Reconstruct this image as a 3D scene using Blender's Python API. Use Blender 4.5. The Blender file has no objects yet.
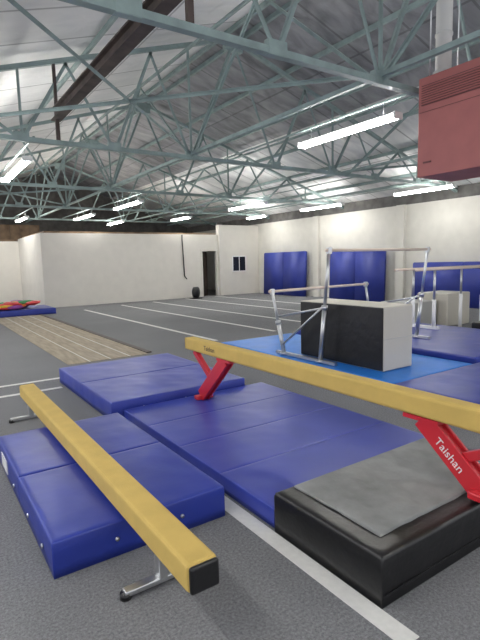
import bpy, bmesh, math, random
from mathutils import Vector, Matrix, noise
random.seed(7)
C=bpy.context.scene.collection

# ---------------- materials ----------------
def newmat(name):
    m=bpy.data.materials.new(name); m.use_nodes=True
    nt=m.node_tree; b=nt.nodes["Principled BSDF"]
    return m,nt,b
def simple(name,col,rough=.5,metal=0.,bump=0.,bscale=20.,var=0.,vscale=3.,coat=0.,spec=.5,aniso=None):
    m,nt,b=newmat(name)
    b.inputs['Base Color'].default_value=(*col,1)
    b.inputs['Roughness'].default_value=rough
    b.inputs['Metallic'].default_value=metal
    b.inputs['Specular IOR Level'].default_value=spec
    b.inputs['Coat Weight'].default_value=coat
    tc=nt.nodes.new('ShaderNodeTexCoord')
    src=tc.outputs['Object']
    if aniso:
        mp=nt.nodes.new('ShaderNodeMapping'); mp.inputs['Scale'].default_value=aniso
        nt.links.new(src,mp.inputs[0]); src=mp.outputs[0]
    if var>0:
        n=nt.nodes.new('ShaderNodeTexNoise'); n.inputs['Scale'].default_value=vscale; n.inputs['Detail'].default_value=5
        nt.links.new(src,n.inputs['Vector'])
        r=nt.nodes.new('ShaderNodeValToRGB')
        r.color_ramp.elements[0].position=.3; r.color_ramp.elements[1].position=.7
        r.color_ramp.elements[0].color=(*[c*(1-var) for c in col],1)
        r.color_ramp.elements[1].color=(*[min(1,c*(1+var)) for c in col],1)
        nt.links.new(n.outputs[0],r.inputs[0]); nt.links.new(r.outputs[0],b.inputs['Base Color'])
    if bump>0:
        n2=nt.nodes.new('ShaderNodeTexNoise'); n2.inputs['Scale'].default_value=bscale; n2.inputs['Detail'].default_value=3
        nt.links.new(src,n2.inputs['Vector'])
        bp=nt.nodes.new('ShaderNodeBump'); bp.inputs['Strength'].default_value=bump; bp.inputs['Distance'].default_value=.02
        nt.links.new(n2.outputs[0],bp.inputs['Height']); nt.links.new(bp.outputs[0],b.inputs['Normal'])
    return m
def emis(name,col,s):
    m,nt,b=newmat(name)
    b.inputs['Base Color'].default_value=(*col,1)
    b.inputs['Emission Color'].default_value=(*col,1); b.inputs['Emission Strength'].default_value=s
    return m

M={}
M['wall']=simple('wall_paint',(.72,.69,.63),.8,bump=.08,bscale=30,var=.03)
M['wallr']=simple('wall_paint_block',(.63,.61,.555),.8,bump=.15,bscale=12,var=.04)
M['darkwall']=simple('dark_gable',(.12,.115,.11),.9,var=.3)
M['steel']=simple('green_steel',(.25,.325,.315),.5,bump=.1,var=.2,vscale=4)
M['rust']=simple('dark_steel',(.075,.055,.048),.6,var=.4,vscale=5)
M['blue']=simple('blue_vinyl',(.019,.038,.29),.38,bump=.22,bscale=4,var=.08,vscale=3)
M['blue2']=simple('blue_vinyl_violet',(.034,.054,.34),.38,bump=.18,bscale=3,var=.08,vscale=2)
M['bluewall']=simple('blue_vinyl_matte',(.020,.036,.26),.5,bump=.5,bscale=3,var=.1)
M['ltblue']=simple('light_blue_vinyl',(.012,.19,.66),.45,bump=.2,bscale=6,var=.1)
M['black']=simple('black_vinyl',(.009,.009,.010),.36,bump=.3,bscale=9)
M['mesh']=simple('grey_mesh_fabric',(.24,.245,.24),.75,bump=.5,bscale=9,var=.18,vscale=6,spec=.3)
M['cream']=simple('cream_vinyl',(.56,.53,.46),.45,bump=.2,bscale=6)
M['lgrey']=simple('light_grey_vinyl',(.42,.42,.40),.5,bump=.2,bscale=6)
M['beam']=simple('beam_suede',(.59,.41,.11),.75,bump=.2,bscale=200,var=.06,vscale=8)
M['red']=simple('red_steel',(.55,.018,.03),.35,coat=.3)
M['chrome']=simple('galvanised_steel',(.62,.63,.64),.3,metal=.9)
M['rail']=simple('bar_wood',(.70,.58,.48),.5)
M['white']=simple('white_paint',(.8,.8,.8),.5)
M['tape']=simple('white_tape',(.72,.71,.68),.7,var=.05,vscale=30)
M['heater']=simple('heater_red',(.42,.14,.13),.55,var=.06,vscale=5)
M['heaterd']=simple('heater_dark',(.14,.05,.05),.6)
M['flue']=simple('flue_white',(.62,.62,.60),.4)
M['tube']=emis('tube_glow',(1.0,.98,.94),60)
M['loft']=simple('loft_wood',(.20,.135,.085),.8,var=.35,vscale=3)
M['brown']=simple('door_brown',(.04,.028,.02),.5,var=.3)
M['glass']=simple('dark_glass',(.02,.022,.025),.15)
M['label']=simple('label_white',(.75,.75,.75),.5)

# carpet
m,nt,b=newmat('grey_carpet'); M['carpet']=m
tc=nt.nodes.new('ShaderNodeTexCoord')
n1=nt.nodes.new('ShaderNodeTexNoise'); n1.inputs['Scale'].default_value=70; n1.inputs['Detail'].default_value=6; n1.inputs['Roughness'].default_value=.85
n2=nt.nodes.new('ShaderNodeTexNoise'); n2.inputs['Scale'].default_value=.7; n2.inputs['Detail'].default_value=3
for n in (n1,n2): nt.links.new(tc.outputs['Object'],n.inputs['Vector'])
r1=nt.nodes.new('ShaderNodeValToRGB')
r1.color_ramp.elements[0].position=.36; r1.color_ramp.elements[0].color=(.11,.112,.118,1)
r1.color_ramp.elements[1].position=.64; r1.color_ramp.elements[1].color=(.31,.313,.322,1)
nt.links.new(n1.outputs[0],r1.inputs[0])
mx=nt.nodes.new('ShaderNodeMix'); mx.data_type='RGBA'; mx.blend_type='MULTIPLY'; mx.inputs[0].default_value=.5
r2=nt.nodes.new('ShaderNodeValToRGB'); r2.color_ramp.elements[0].position=.3; r2.color_ramp.elements[0].color=(.75,.75,.76,1); r2.color_ramp.elements[1].position=.7
nt.links.new(n2.outputs[0],r2.inputs[0])
nt.links.new(r1.outputs[0],mx.inputs[6]); nt.links.new(r2.outputs[0],mx.inputs[7]); nt.links.new(mx.outputs[2],b.inputs['Base Color'])
b.inputs['Roughness'].default_value=.95; b.inputs['Specular IOR Level'].default_value=.2
bp=nt.nodes.new('ShaderNodeBump'); bp.inputs['Strength'].default_value=.5; bp.inputs['Distance'].default_value=.01
nt.links.new(n1.outputs[0],bp.inputs['Height']); nt.links.new(bp.outputs[0],b.inputs['Normal'])

# plywood
m,nt,b=newmat('plywood'); M['ply']=m
tc=nt.nodes.new('ShaderNodeTexCoord'); mp=nt.nodes.new('ShaderNodeMapping'); mp.inputs['Scale'].default_value=(8,1,1)
n=nt.nodes.new('ShaderNodeTexNoise'); n.inputs['Scale'].default_value=2.; n.inputs['Detail'].default_value=6
nt.links.new(tc.outputs['Object'],mp.inputs[0]); nt.links.new(mp.outputs[0],n.inputs['Vector'])
r=nt.nodes.new('ShaderNodeValToRGB')
r.color_ramp.elements[0].position=.3; r.color_ramp.elements[0].color=(.20,.165,.115,1)
r.color_ramp.elements[1].position=.7; r.color_ramp.elements[1].color=(.36,.30,.215,1)
nt.links.new(n.outputs[0],r.inputs[0]); nt.links.new(r.outputs[0],b.inputs['Base Color']); b.inputs['Roughness'].default_value=.6

# roof insulation (seamed sheeting)
def roofmat(name,c0,c1,seam):
    m,nt,b=newmat(name)
    tc=nt.nodes.new('ShaderNodeTexCoord')
    mp=nt.nodes.new('ShaderNodeMapping'); mp.inputs['Scale'].default_value=(.5,1.2,1)
    nt.links.new(tc.outputs['Object'],mp.inputs[0])
    n=nt.nodes.new('ShaderNodeTexNoise'); n.inputs['Scale'].default_value=2.2; n.inputs['Detail'].default_value=5; n.inputs['Distortion'].default_value=.6
    nt.links.new(mp.outputs[0],n.inputs['Vector'])
    r=nt.nodes.new('ShaderNodeValToRGB')
    r.color_ramp.elements[0].position=.32; r.color_ramp.elements[0].color=(*c0,1)
    r.color_ramp.elements[1].position=.66; r.color_ramp.elements[1].color=(*c1,1)
    nt.links.new(n.outputs[0],r.inputs[0])
    br=nt.nodes.new('ShaderNodeTexBrick'); br.inputs['Scale'].default_value=1.; br.inputs['Mortar Size'].default_value=.025
    br.inputs['Brick Width'].default_value=4.; br.inputs['Row Height'].default_value=1.2; br.offset=0
    br.inputs['Color1'].default_value=(1,1,1,1); br.inputs['Color2'].default_value=(.82,.82,.82,1); br.inputs['Mortar'].default_value=(*seam,1)
    nt.links.new(tc.outputs['Object'],br.inputs['Vector'])
    mx=nt.nodes.new('ShaderNodeMix'); mx.data_type='RGBA'; mx.blend_type='MULTIPLY'; mx.inputs[0].default_value=1
    nt.links.new(r.outputs[0],mx.inputs[6]); nt.links.new(br.outputs[0],mx.inputs[7]); nt.links.new(mx.outputs[2],b.inputs['Base Color'])
    b.inputs['Roughness'].default_value=.5
    bp=nt.nodes.new('ShaderNodeBump'); bp.inputs['Strength'].default_value=.5; bp.inputs['Distance'].default_value=.1
    nt.links.new(n.outputs[0],bp.inputs['Height']); nt.links.new(bp.outputs[0],b.inputs['Normal'])
    return m
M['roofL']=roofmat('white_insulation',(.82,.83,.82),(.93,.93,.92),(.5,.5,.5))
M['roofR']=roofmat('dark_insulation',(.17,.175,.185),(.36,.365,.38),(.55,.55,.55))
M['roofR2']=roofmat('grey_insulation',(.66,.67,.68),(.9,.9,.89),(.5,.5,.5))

# ---------------- mesh helpers ----------------
class B:
    def __init__(s,name): s.name=name; s.bm=bmesh.new(); s.mats=[]
    def mi(s,m):
        m=M[m]
        if m not in s.mats: s.mats.append(m)
        return s.mats.index(m)
    def add(s,tmp,mat,smooth=False):
        i=s.mi(mat)
        vm={v:s.bm.verts.new(v.co) for v in tmp.verts}
        for f in tmp.faces:
            try:
                nf=s.bm.faces.new([vm[v] for v in f.verts]); nf.material_index=i; nf.smooth=smooth
            except ValueError: pass
        tmp.free()
    def box(s,x0,x1,y0,y1,z0,z1,mat,bev=0,seg=2,mtx=None,smooth=False):
        t=bmesh.new(); bmesh.ops.create_cube(t,size=1)
        bmesh.ops.scale(t,vec=(x1-x0,y1-y0,z1-z0),verts=t.verts)
        bmesh.ops.translate(t,vec=((x0+x1)/2,(y0+y1)/2,(z0+z1)/2),verts=t.verts)
        if bev>0: bmesh.ops.bevel(t,geom=t.edges[:]+t.verts[:],offset=bev,segments=seg,profile=.5,affect='EDGES')
        if mtx: bmesh.ops.transform(t,matrix=mtx,verts=t.verts)
        s.add(t,mat,smooth)
    def bar(s,p,q,w,h,mat,bev=0,roll=0):
        p=Vector(p);q=Vector(q);d=q-p;L=d.length
        rot=d.to_track_quat('X','Z').to_matrix().to_4x4()
        mt=Matrix.Translation((p+q)/2)@rot@Matrix.Rotation(roll,4,'X')
        s.box(-L/2,L/2,-w/2,w/2,-h/2,h/2,mat,bev,2,mt)
    def angle(s,p,q,w,mat,t=.010):
        p=Vector(p);q=Vector(q);d=q-p;L=d.length
        mt=Matrix.Translation((p+q)/2)@d.to_track_quat('X','Z').to_matrix().to_4x4()
        s.box(-L/2,L/2,-w/2,w/2,-t/2,t/2,mat,0,1,mt)
        s.box(-L/2,L/2,-w/2,-w/2+t,-w,0,mat,0,1,mt)
    def cyl(s,p,q,r,mat,n=14,r2=None):
        p=Vector(p);q=Vector(q);d=q-p
        t=bmesh.new(); bmesh.ops.create_cone(t,cap_ends=True,segments=n,radius1=r,radius2=r if r2 is None else r2,depth=d.length)
        mt=Matrix.Translation((p+q)/2)@d.to_track_quat('Z','Y').to_matrix().to_4x4()
        bmesh.ops.transform(t,matrix=mt,verts=t.verts)
        s.add(t,mat,True)
    def poly(s,pts,mat):
        vs=[s.bm.verts.new(p) for p in pts]
        f=s.bm.faces.new(vs); f.material_index=s.mi(mat)
    def cushion(s,x0,x1,y0,y1,z0,z1,mat,bev=.02,amp=.006,freq=3.,puff=.0,nx=None,ny=None,seed=0,step=.05):
        nx=nx or max(4,int((x1-x0)/step)); ny=ny or max(4,int((y1-y0)/step))
        t=bmesh.new()
        xs=[x0,x0+bev*.3,x0+bev]+[x0+bev+(x1-x0-2*bev)*i/nx for i in range(1,nx)]+[x1-bev,x1-bev*.3,x1]
        ys=[y0,y0+bev*.3,y0+bev]+[y0+bev+(y1-y0-2*bev)*i/ny for i in range(1,ny)]+[y1-bev,y1-bev*.3,y1]
        def drop(v,a,b):
            d=min(v-a,b-v)
            if d>=bev: return 0
            k=1-d/bev
            return bev*(1-math.sqrt(max(0,1-k*k)))
        g=[]
        for X in xs:
            row=[]
            for Y in ys:
                zz=z1-max(drop(X,x0,x1),drop(Y,y0,y1))
                e=min(1,min(X-x0,x1-X,Y-y0,y1-Y)/.12)
                nz=noise.noise(Vector((X*freq+seed,Y*freq,seed*1.7)))+.5*noise.noise(Vector((X*freq*2.3,Y*freq*2.1+seed,3.1)))
                # fine creases gathered along the edges
                ed=max(0,1-min(X-x0,x1-X,Y-y0,y1-Y)/.2)
                cr=abs(noise.noise(Vector((X*11+seed,Y*11,1.3))))*ed*.4*min(1,e*3)
                u_=(X-x0)/(x1-x0);v_=(Y-y0)/(y1-y0)
                zz+=e*amp*nz-amp*cr+puff*min(1,16*u_*(1-u_)*v_*(1-v_))
                row.append(t.verts.new((X,Y,zz)))
            g.append(row)
        nX=len(xs);nY=len(ys)
        for i in range(nX-1):
            for j in range(nY-1): t.faces.new((g[i][j],g[i+1][j],g[i+1][j+1],g[i][j+1]))
        ring=[g[i][0] for i in range(nX)]+[g[nX-1][j] for j in range(1,nY)]+[g[i][nY-1] for i in range(nX-2,-1,-1)]+[g[0][j] for j in range(nY-2,0,-1)]
        zl=[z0+(z1-bev-z0)*k for k in (.66,.33,0)]
        prev=ring
        for k,zv in enumerate(zl):
            cur=[]
            for v in ring:
                o=amp*.8*noise.noise(Vector((v.co.x*freq*2+seed,v.co.y*freq*2,zv*8))) if k<2 else 0
                ox=o if (v.co.x<x0+1e-5 or v.co.x>x1-1e-5) else 0
                oy=o if (v.co.y<y0+1e-5 or v.co.y>y1-1e-5) else 0
                cur.append(t.verts.new((v.co.x+ox,v.co.y+oy,zv)))
            n=len(ring)
            for a in range(n):
                b_=(a+1)%n
                t.faces.new((prev[a],cur[a],cur[b_],prev[b_]))
            prev=cur
        t.faces.new(prev)
        s.add(t,mat,True)
    def done(s):
        me=bpy.data.meshes.new(s.name); s.bm.normal_update()
        bmesh.ops.recalc_face_normals(s.bm,faces=s.bm.faces[:])
        s.bm.to_mesh(me); s.bm.free()
        for m in s.mats: me.materials.append(m)
        o=bpy.data.objects.new(s.name,me); C.objects.link(o)
        return o
def lettering(text,parent,mtx,size,mat,name='lettering'):
    cu=bpy.data.curves.new(name,'FONT'); cu.body=text; cu.size=size; cu.extrude=.0008; cu.align_x='CENTER'; cu.align_y='CENTER'
    cu.materials.append(M[mat]); ob=bpy.data.objects.new(name,cu); C.objects.link(ob); ob.matrix_world=mtx; ob.parent=parent
    return ob

# ---------------- room shell ----------------
RW=14.3
o=B('floor'); o.box(-3,RW+.2,-3,27,-.2,0,'carpet'); o.done()
o=B('plywood_floor_strip')
o.box(1.95,3.35,7.9,17.2,0,.006,'ply')
for i in range(1,4): o.box(1.95+i*.35,1.95+i*.35+.015,7.9,17.2,.006,.008,'tape')
o.done()
o=B('carpet_tape_lines')
for x,y0,y1 in ((5.0,8.3,17.4),(6.68,8.5,18.2),(8.2,8.6,18.6),(9.95,9.5,19.0),(11.6,10,19.2)):
    o.box(x-.045,x+.045,y0,y1,0,.005,'tape')
o.box(-2,1.62,7.02,7.09,0,.005,'tape'); o.box(-2,1.5,6.45,6.52,0,.005,'tape')
o.done()
o=B('floor_tape_strip'); o.box(1.535,1.635,1.13,4.6,0,.004,'tape'); o.done()
o=B('floor_edge_strip'); o.box(3.35,3.45,8.0,17.6,0,.02,'rust',.005); o.done()

WY=19.4
o=B('wall_far')
dx0,dx1,dz=11.08,11.84,2.1
px0,px1=11.95,12.13
o.box(4.1,dx0,WY,WY+.15,0,2.85,'wall'); o.box(dx1,px0,WY,WY+.15,0,2.85,'wall'); o.box(dx0,dx1,WY,WY+.15,dz,2.85,'wall')
o.box(px0,RW,WY,WY+.15,0,3.3,'wall')
o.box(px0,px1,WY-.12,WY,0,3.3,'wall')
o.done()
o=B('wall_side'); o.box(4.1,4.25,WY+.15,24,0,2.85,'wall'); o.done()
o=B('wall_back'); o.box(-3,4.1,24,24.15,0,2.75,'wall'); o.done()
o=B('wall_gable'); o.box(-3,RW+.2,26.8,27,0,6.6,'darkwall'); o.done()
o=B('wall_right'); o.box(RW,RW+.2,-3,27,0,3.38,'wallr'); o.box(RW,RW+.2,-3,27,3.38,3.9,'darkwall')
for y in (6.6,10.9,15.15): o.box(RW-.14,RW,y-.16,y+.16,0,3.38,'wallr')
o.done()
o=B('door_1')   # door leaf standing ajar inside the opening
mt=Matrix.Translation((dx0+.02,WY+.14,0))@Matrix.Rotation(math.radians(38),4,'Z')
o.box(0,.70,0,.04,.01,dz-.01,'brown',0,1,mt); o.box(.08,.62,-.008,0,.15,.95,'brown',0,1,mt); o.box(.08,.62,-.008,0,1.05,1.95,'brown',0,1,mt)
o.done()
o=B('trim_1')
o.box(dx1,dx1+.07,WY-.03,WY,0,dz+.07,'wall'); o.box(dx0-.07,dx0,WY-.03,WY,0,dz+.07,'wall'); o.box(dx0,dx1,WY-.03,WY,dz,dz+.07,'wall'); o.done()
o=B('window_1'); o.box(12.72,13.5,WY-.03,WY,1.1,1.85,'white'); o.box(12.76,13.09,WY-.035,WY-.03,1.14,1.81,'glass'); o.box(13.13,13.46,WY-.035,WY-.03,1.14,1.81,'glass'); o.done()
o=B('baseboard_far'); o.box(4.1,dx0-.07,WY-.02,WY,0,.1,'wall'); o.done()
o=B('loft_deck'); o.box(4.27,px0,WY+.17,23.9,2.855,2.93,'loft')
o.box(-2.3,4.05,24.16,26.7,2.755,2.85,'loft')
for i in range(17):
    x=-2.3+i*.45; o.box(x,x+.435,25.3,25.34,2.85,3.6,'loft')
o.done()
RX,RZ,EZ=6.0,6.4,3.85
sl=(RZ-EZ)/8
def rz(x): return RZ-sl*abs(x-RX)
o=B('ceiling')
o.poly([(-2.4,-3,rz(-2.4)),(-2.4,27,rz(-2.4)),(RX,27,RZ),(RX,-3,RZ)],'roofL')
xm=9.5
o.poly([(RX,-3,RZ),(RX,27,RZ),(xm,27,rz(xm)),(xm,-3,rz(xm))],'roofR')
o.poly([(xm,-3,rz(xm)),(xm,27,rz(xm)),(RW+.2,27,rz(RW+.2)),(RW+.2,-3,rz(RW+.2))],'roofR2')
o.done()
o=B('roof_purlins')
for x in (-1,.8,2.9,5.8,6.2,7.5,8.8,10.2,11.6,13.0):
    z=rz(x)-.06; w=.03 if x>5 else .02
    o.box(x-w,x+w,-3,26.8,z-.05,z+.04,'steel')
o.done()
CZ=3.72
def truss(y):
    o=B('roof_truss')
    for dy in (-.03,.03): o.bar((-2.3,y+dy,CZ),(RW,y+dy,CZ),.010,.075,'steel')
    o.bar((-2.3,y,CZ-.035),(RW,y,CZ-.035),.09,.010,'steel')
    for a,b_ in ((-2.3,RX),(RX,RW)):
        o.bar((a,y,rz(a)-.17),(b_,y,rz(b_)-.17),.08,.075,'steel')
    bn=[-.4,1.7,3.3,4.9,7.1,8.9,10.5,12.3]
    tn=[.6,2.5,4.1,6.0,8.0,9.7,11.4]
    for i,t in enumerate(tn):
        zt=rz(t)-.2
        o.angle((bn[i],y,CZ),(t,y,zt),.048,'steel'); o.angle((t,y,zt),(bn[i+1],y,CZ),.048,'steel')
    for b_ in bn[1::2]:
        o.angle((b_,y,CZ),(b_,y,rz(b_)-.2),.035,'steel')
    for b_ in bn:
        o.box(b_-.12,b_+.12,y-.04,y+.04,CZ-.045,CZ+.11,'steel')
    o.box(RX-.22,RX+.22,y-.05,y+.05,RZ-.42,RZ-.15,'steel')
    o.done()
TY=[-.7,4.1,8.9,13.7,18.5,23.3]
for y in TY: truss(y)
o=B('roof_bracing')
for x in (.4,4.9,9.4,12.6):
    zt=rz(x)-.25
    o.bar((x,-2.5,CZ+.07),(x,26,CZ+.07),.06,.06,'steel')
    if x in(4.9,9.4): o.bar((x,-2.5,zt),(x,26,zt),.05,.05,'steel')
    for i in range(len(TY)-1):
        a,b_=TY[i],TY[i+1]; mid=(a+b_)/2
        if x in (4.9,9.4):
            o.angle((x,a,CZ),(x,mid,zt),.045,'steel'); o.angle((x,mid,zt),(x,b_,CZ),.045,'steel')
for i in range(1,len(TY)-1,2):
    a,b_=TY[i],TY[i+1]
    for x0,x1 in ((.4,4.9),(9.4,12.6)):
        o.angle((x0,a,CZ+.1),(x1,b_,CZ+.1),.04,'steel'); o.angle((x1,a,CZ+.1),(x0,b_,CZ+.1),.04,'steel')
o.done()
o=B('steel_girder')
o.box(2.22,2.38,-2,9.0,4.26,4.28,'rust'); o.box(2.22,2.38,-2,9.0,4.10,4.12,'rust'); o.box(2.285,2.315,-2,9.0,4.12,4.26,'rust')
for y in (-.7,4.1,8.9): o.bar((2.3,y,4.27),(2.3,y,rz(2.3)-.2),.05,.05,'rust'); o.bar((2.3,y,CZ),(2.3,y,4.1),.06,.06,'rust')
o.done()

def fixture(x,y0,y1,z=3.5):
    o=B('fluorescent_light')
    o.box(x-.025,x+.025,y0,y1,z+.04,z+.09,'white',.008)
    for dx in (-.05,.05): o.cyl((x+dx,y0+.03,z+.02),(x+dx,y1-.03,z+.02),.024,'tube',10)
    for yy in (y0,y1): o.box(x-.085,x+.085,yy-.015,yy+.015,z-.01,z+.08,'white')
    ta=max([t for t in TY if t<=y0] or [-3]); tb=min([t for t in TY if t>=y1] or [26])
    o.bar((x,ta,CZ+.055),(x,tb,CZ+.055),.03,.025,'steel')
    for yy in (y0+.25,y1-.25): o.cyl((x,yy,z+.08),(x,yy,CZ+.05),.006,'chrome',6)
    o.done()
for x,y0,y1 in ((5.72,4.46,6.45),(12.75,8.95,10.6),(13.0,12.5,14.7),(10.14,13.3,15.5),(10.1,18.6,20.3),(6.1,14.4,16.7),(5.95,18.7,21.1),
                (1.9,9.55,12.1),(1.9,20.5,22.6),(13.0,17,18.4),(8.1,21.3,23.2),(3.9,20.6,22.6),(1.9,-2.6,-.8),(5.8,-2.6,-.8),(10.1,-.5,1.7),(-1.2,1.8,3.9),(-1.2,6.7,8.8)):
    if x==12.75: y0,y1=8.0,10.0
    fixture(x,y0,y1)

# ---------------- heater with flue ----------------
o=B('unit_heater')
hx,y0,y1,z0,z1=5.46,2.98,3.95,2.60,3.80
o.box(hx,hx+.75,y0,y1,z0,z1,'heater',.012)
o.box(hx-.010,hx,y0+.05,y1-.05,z1-.34,z1-.10,'heaterd')
for i in range(8): o.box(hx-.024,hx-.005,y0+.06,y1-.06,z1-.325+i*.028,z1-.313+i*.028,'heater')
o.box(hx-.006,hx,y0+.02,y1-.02,z1-.42,z1-.414,'heaterd')
o.box(hx-.012,hx,y1-.2,y1-.09,z0+.16,z0+.18,'heaterd')
px,py=hx+.25,y1-.17
o.cyl((px,py,z1),(px,py,rz(px)-.02),.095,'flue',20)
o.cyl((px,py,z1),(px,py,z1+.08),.12,'flue',20)
o.cyl((px,py,z1+.5),(px,py,z1+.53),.105,'flue',20)
for dx in (.08,.67):
    for yy in (y0+.1,y1-.1): o.cyl((hx+dx,yy,z1),(hx+dx,yy,rz(hx+dx)-.02),.009,'chrome',6)
o.done()

# ---------------- mats ----------------
def mat(name,x0,x1,y0,y1,z0,z1,mt='blue',split=None,n=1,**k):
    o=B(name)
    if split=='y':
        w=(y1-y0)/n
        for i in range(n): o.cushion(x0,x1,y0+i*w+.001,y0+(i+1)*w-.001,z0,z1,mt,seed=i*5+x0,**k)
    else: o.cushion(x0,x1,y0,y1,z0,z1,mt,seed=x0,**k)
    return o
o=mat('folding_gym_mat',.46,1.50,2.45,4.35,0,.2,'blue','y',2,bev=.012,amp=.006,puff=.003,step=.03)
o.box(.452,.458,3.85,4.1,.05,.15,'label')
for y in (2.7,3.1,3.6): o.cyl((.452,y,.06),(.462,y,.06),.015,'chrome',10)
for x in (.8,1.2): o.cyl((x,2.442,.1),(x,2.455,.1),.012,'chrome',10)
o.done()
o=mat('landing_mat',1.55,3.2,4.68,6.8,0,.2,'blue2','y',2,bev=.012,amp=.009,puff=.003,step=.035)
for x in (1.9,2.4): o.cyl((x,4.672,.1),(x,4.685,.1),.012,'chrome',10)
o.done()
o=mat('folding_gym_mat',1.66,3.42,2.15,4.64,0,.12,'blue2','y',4,bev=.004,amp=.005,puff=.001,step=.03); o.done()
o=B('pit_edge_mat')
bx0,bx1,by0,by1,bz=1.64,3.15,1.33,2.12,.25
o.cushion(bx0,bx1,by0,by1,0,bz,'black',bev=.02,amp=.005,seed=3,step=.03)
o.cushion(bx0+.13,bx1-.13,by0+.12,by1-.03,bz-.03,bz+.016,'mesh',bev=.008,amp=.014,freq=5,seed=9,step=.02)
o.bar((bx0+.02,by0-.004,.06),(bx1-.02,by0-.004,.06),.006,.01,'black')
o.done()
o=mat('light_blue_landing_mat',4.42,6.05,3.45,7.2,0,.17,'ltblue','y',2,bev=.02,amp=.003); o.done()
o=mat('landing_mat',6.1,8.6,3.45,7.1,0,.24,'blue',None,bev=.03,amp=.008,puff=.01); o.done()
o=mat('landing_mat',4.3,8.0,2.3,3.4,0,.2,'blue',None,bev=.03,amp=.008,puff=.01); o.done()
def leaning(y0,y1,h,n):
    o=B('wall_leaning_mat')
    w=(y1-y0)/n
    for i in range(n):
        t=bmesh.new(); bmesh.ops.create_cube(t,size=1)
        bmesh.ops.scale(t,vec=(.2,w-.02,h),verts=t.verts)
        bmesh.ops.bevel(t,geom=t.edges[:],offset=.03,segments=3,affect='EDGES')
        mt=Matrix.Translation((RW-.3,y0+w*(i+.5),h/2))@Matrix.Rotation(math.radians(2),4,'Y')
        bmesh.ops.transform(t,matrix=mt,verts=t.verts)
        o.add(t,'bluewall',True)
    o.done()
leaning(15.6,18.5,1.95,2); leaning(11.4,14.1,1.9,2); leaning(6.6,10.2,1.4,2)

o=B('spotting_block')
x0,x1,y0,y1,z0,z1=4.74,5.32,3.87,5.42,.175,.99
o.box(x0+.01,x1,y0,y1,z0,z1,'cream',.02,3,smooth=False)
o.box(x0,x0+.03,y0+.01,y1-.01,z0+.01,z1-.01,'black',.012,2)
o.box(x0+.005,x1-.02,y0-.003,y0+.002,(z0+z1)/2-.003,(z0+z1)/2+.003,'lgrey')
o.done()
o=B('foam_block'); o.box(8.8,9.8,6.5,7.3,0,.6,'lgrey',.03,3); o.done()
o=B('foam_block'); o.box(9.9,10.8,6.3,7.1,0,.75,'cream',.03,3); o.done()
o=B('foam_block'); o.box(8.8,10.2,4.2,5.1,0,.32,'black',.03,3); o.done()

# ---------------- uneven bars ----------------
o=B('uneven_bars')
def upright(foot,top):
    f=Vector(foot);t=Vector(top);mid=f.lerp(t,.5)
    o.cyl(f,mid,.032,'chrome'); o.cyl(mid,t,.022,'chrome'); o.cyl(mid-(t-f).normalized()*.03,mid+(t-f).normalized()*.03,.042,'chrome')
    o.cyl(f,(f.x,f.y,f.z+.03),.06,'chrome')
    o.box(t.x-.03,t.x+.03,t.y-.03,t.y+.03,t.z-.05,t.z+.04,'chrome',.008)
LY,HY=5.85,4.62
upright((4.56,5.58,.18),(4.56,LY,1.12)); upright((4.56,4.80,.18),(4.56,HY,1.71))
upright((6.9,5.9,.25),(6.9,LY+.2,1.12)); upright((6.9,4.95,.25),(6.9,HY+.15,1.71))
o.cyl((4.5,LY,1.12),(6.96,LY+.2,1.12),.022,'rail'); o.cyl((4.5,HY,1.71),(6.96,HY+.15,1.71),.02,'rail')
for x,d,z in ((4.56,0,.2),(6.9,.2,.27)):
    o.bar((x,4.5+d,z),(x,5.75+d,z),.05,.04,'chrome')
    o.cyl((x,5.62+d,z+.12),(x,4.75+d,.95),.016,'chrome')
    o.cyl((x,LY-.15+d,.75),(x,HY+.05+d,.95),.014,'chrome')
o.done()
o=B('parallel_bars')
for y in (5.3,5.75):
    o.cyl((7.35+.0,y,1.36),(10.2,y,1.36),.024,'rail')
    for x in (7.9,9.5):
        o.cyl((x,y,.26 if x<8.6 else 0),(x,y,.8),.035,'white'); o.cyl((x,y,.8),(x,y,1.34),.022,'chrome')
o.bar((7.9,5.2,.28),(7.9,5.85,.28),.08,.05,'white'); o.bar((9.5,5.2,.02),(9.5,5.85,.02),.08,.04,'white')
o.done()

# ---------------- high balance beam ----------------
o=B('balance_beam')
cx,zt,zb=2.50,.775,.64
o.box(cx-.06,cx+.06,.1,4.72,zb,zt,'beam',.022,3)
o.box(cx-.058,cx+.058,4.72,4.735,zb+.004,zt-.004,'beam',.01)
def leg(yt,yf,zf,ys,hw):
    f=Vector((cx,yf,zf)); t=Vector((cx,yt,zb))
    for dx in (-.035,.035):
        o.bar(f+Vector((dx,0,.04)),t+Vector((dx,0,-.01)),.018,.13,'red',.004)
    o.bar(f+Vector((0,0,.04)),t+Vector((0,0,-.01)),.06,.09,'red',.004)
    m=f.lerp(t,.45)
    o.bar(m,(cx,ys,zb-.01),.05,.055,'red',.004)
    o.bar((cx-hw,yf,zf+.025),(cx+hw,yf,zf+.025),.08,.045,'red',.01)
    o.box(cx-.055,cx+.055,yt-.12,yt+.12,zb-.025,zb,'red')
leg(3.95,4.45,.125,4.6,.10)
leg(1.72,1.35,.268,1.12,.09)
hb=o.done()
d=Vector((0,1.35-1.72,.308-.63)).normalized(); nrm=Vector((-1,0,0)); up=nrm.cross(d)
c=Vector((cx-.0455,1.53,.46))
mt=Matrix((( d.x,up.x,nrm.x,c.x),(d.y,up.y,nrm.y,c.y),(d.z,up.z,nrm.z,c.z),(0,0,0,1)))
lettering('Taishan',hb,mt,.072,'label')
d=Vector((0,-1,0)); up=Vector((0,0,1)); c=Vector((cx-.061,4.2,.708))
mt=Matrix((( d.x,up.x,-1,c.x),(d.y,up.y,0,c.y),(d.z,up.z,0,c.z),(0,0,0,1)))
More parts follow.
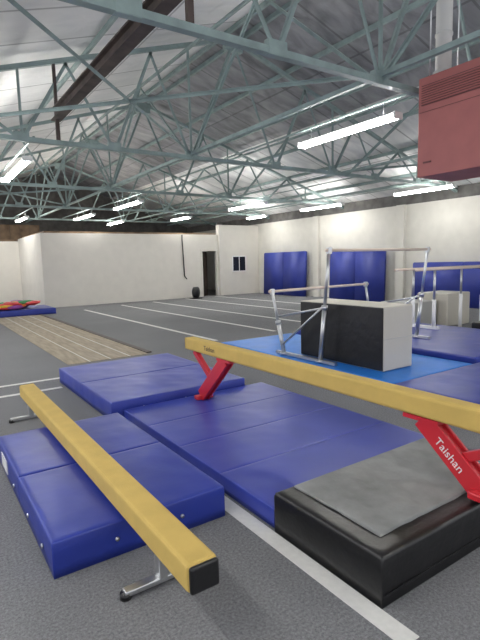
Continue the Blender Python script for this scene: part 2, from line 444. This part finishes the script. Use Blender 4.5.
lettering('Taishan',hb,mt,.07,'rust','lettering_beam')

# ---------------- low balance beam ----------------
o=B('balance_beam')
cx,zt,zb=.90,.355,.225
o.box(cx-.075,cx+.075,1.66,5.45,zb,zt,'beam',.02,3)
o.box(cx-.07,cx+.07,1.640,1.665,zb+.004,zt-.004,'black',.012,3)
o.box(cx-.07,cx+.07,5.445,5.465,zb+.004,zt-.004,'black',.01)
for y in (2.1,5.33):
    o.bar((cx-.2,y,.03),(cx+.2,y,.03),.05,.03,'chrome',.006)
    o.bar((cx,y,.04),(cx,y,zb),.06,.045,'chrome',.005)
    o.bar((cx,y,zb-.02),(cx,y+.25,zb-.02),.06,.03,'chrome')
    for dx in (-.19,.19): o.cyl((cx+dx,y,0),(cx+dx,y,.03),.028,'black',12)
o.done()

# ---------------- far-left parachute pile ----------------
o=B('gym_mat'); o.cushion(1.6,3.9,16.9,18.6,0,.2,'blue',bev=.03,amp=.01); o.done()
cols=[(.65,.05,.05),(.7,.45,.03),(.05,.25,.1),(.25,.05,.3),(.7,.2,.03)]
for i,c in enumerate(cols): M['c%d'%i]=simple('parachute_%d'%i,c,.6)
o=B('folded_parachute')
for i in range(24):
    t=bmesh.new(); bmesh.ops.create_icosphere(t,subdivisions=2,radius=1)
    for v in t.verts: v.co*=1+.35*noise.noise(v.co*2+Vector((i*3,0,0)))
    x=random.uniform(2.1,3.3); y=random.uniform(17.2,18.1)
    mt=Matrix.Translation((x,y,.27+random.uniform(0,.14)))@Matrix.Rotation(random.random()*3,4,'Z')@Matrix.Diagonal((.42,.16,.07,1))
    bmesh.ops.transform(t,matrix=mt,verts=t.verts); o.add(t,'c%d'%(i%5),True)
o.done()
o=B('hanging_hose'); o.cyl((10.1,WY-.06,1.0),(10.05,WY-.06,2.83),.025,'black',8)
o.cyl((10.1,WY-.06,1.0),(10.22,WY-.06,.85),.025,'black',8); o.done()
o=B('floor_fan')
o.cyl((10.2,18.7,.28),(10.32,18.55,.28),.24,'black',20); o.box(10.0,10.5,18.5,18.75,0,.05,'black'); o.box(10.23,10.3,18.6,18.66,.04,.2,'black'); o.done()

# ---------------- world, camera ----------------
w=bpy.data.worlds.new('World'); bpy.context.scene.world=w; w.use_nodes=True
w.node_tree.nodes['Background'].inputs[0].default_value=(.92,.94,1,1); w.node_tree.nodes['Background'].inputs[1].default_value=1.2
cam=bpy.data.cameras.new('camera'); co=bpy.data.objects.new('camera',cam); C.objects.link(co)
co.location=(0,0,1.6); co.rotation_euler=(1.4486,.0260,-.5966)
cam.sensor_fit='VERTICAL'; cam.sensor_height=36; cam.sensor_width=27; cam.lens=27; cam.clip_start=.02
bpy.context.scene.camera=co
bpy.context.scene.view_settings.view_transform='Standard'
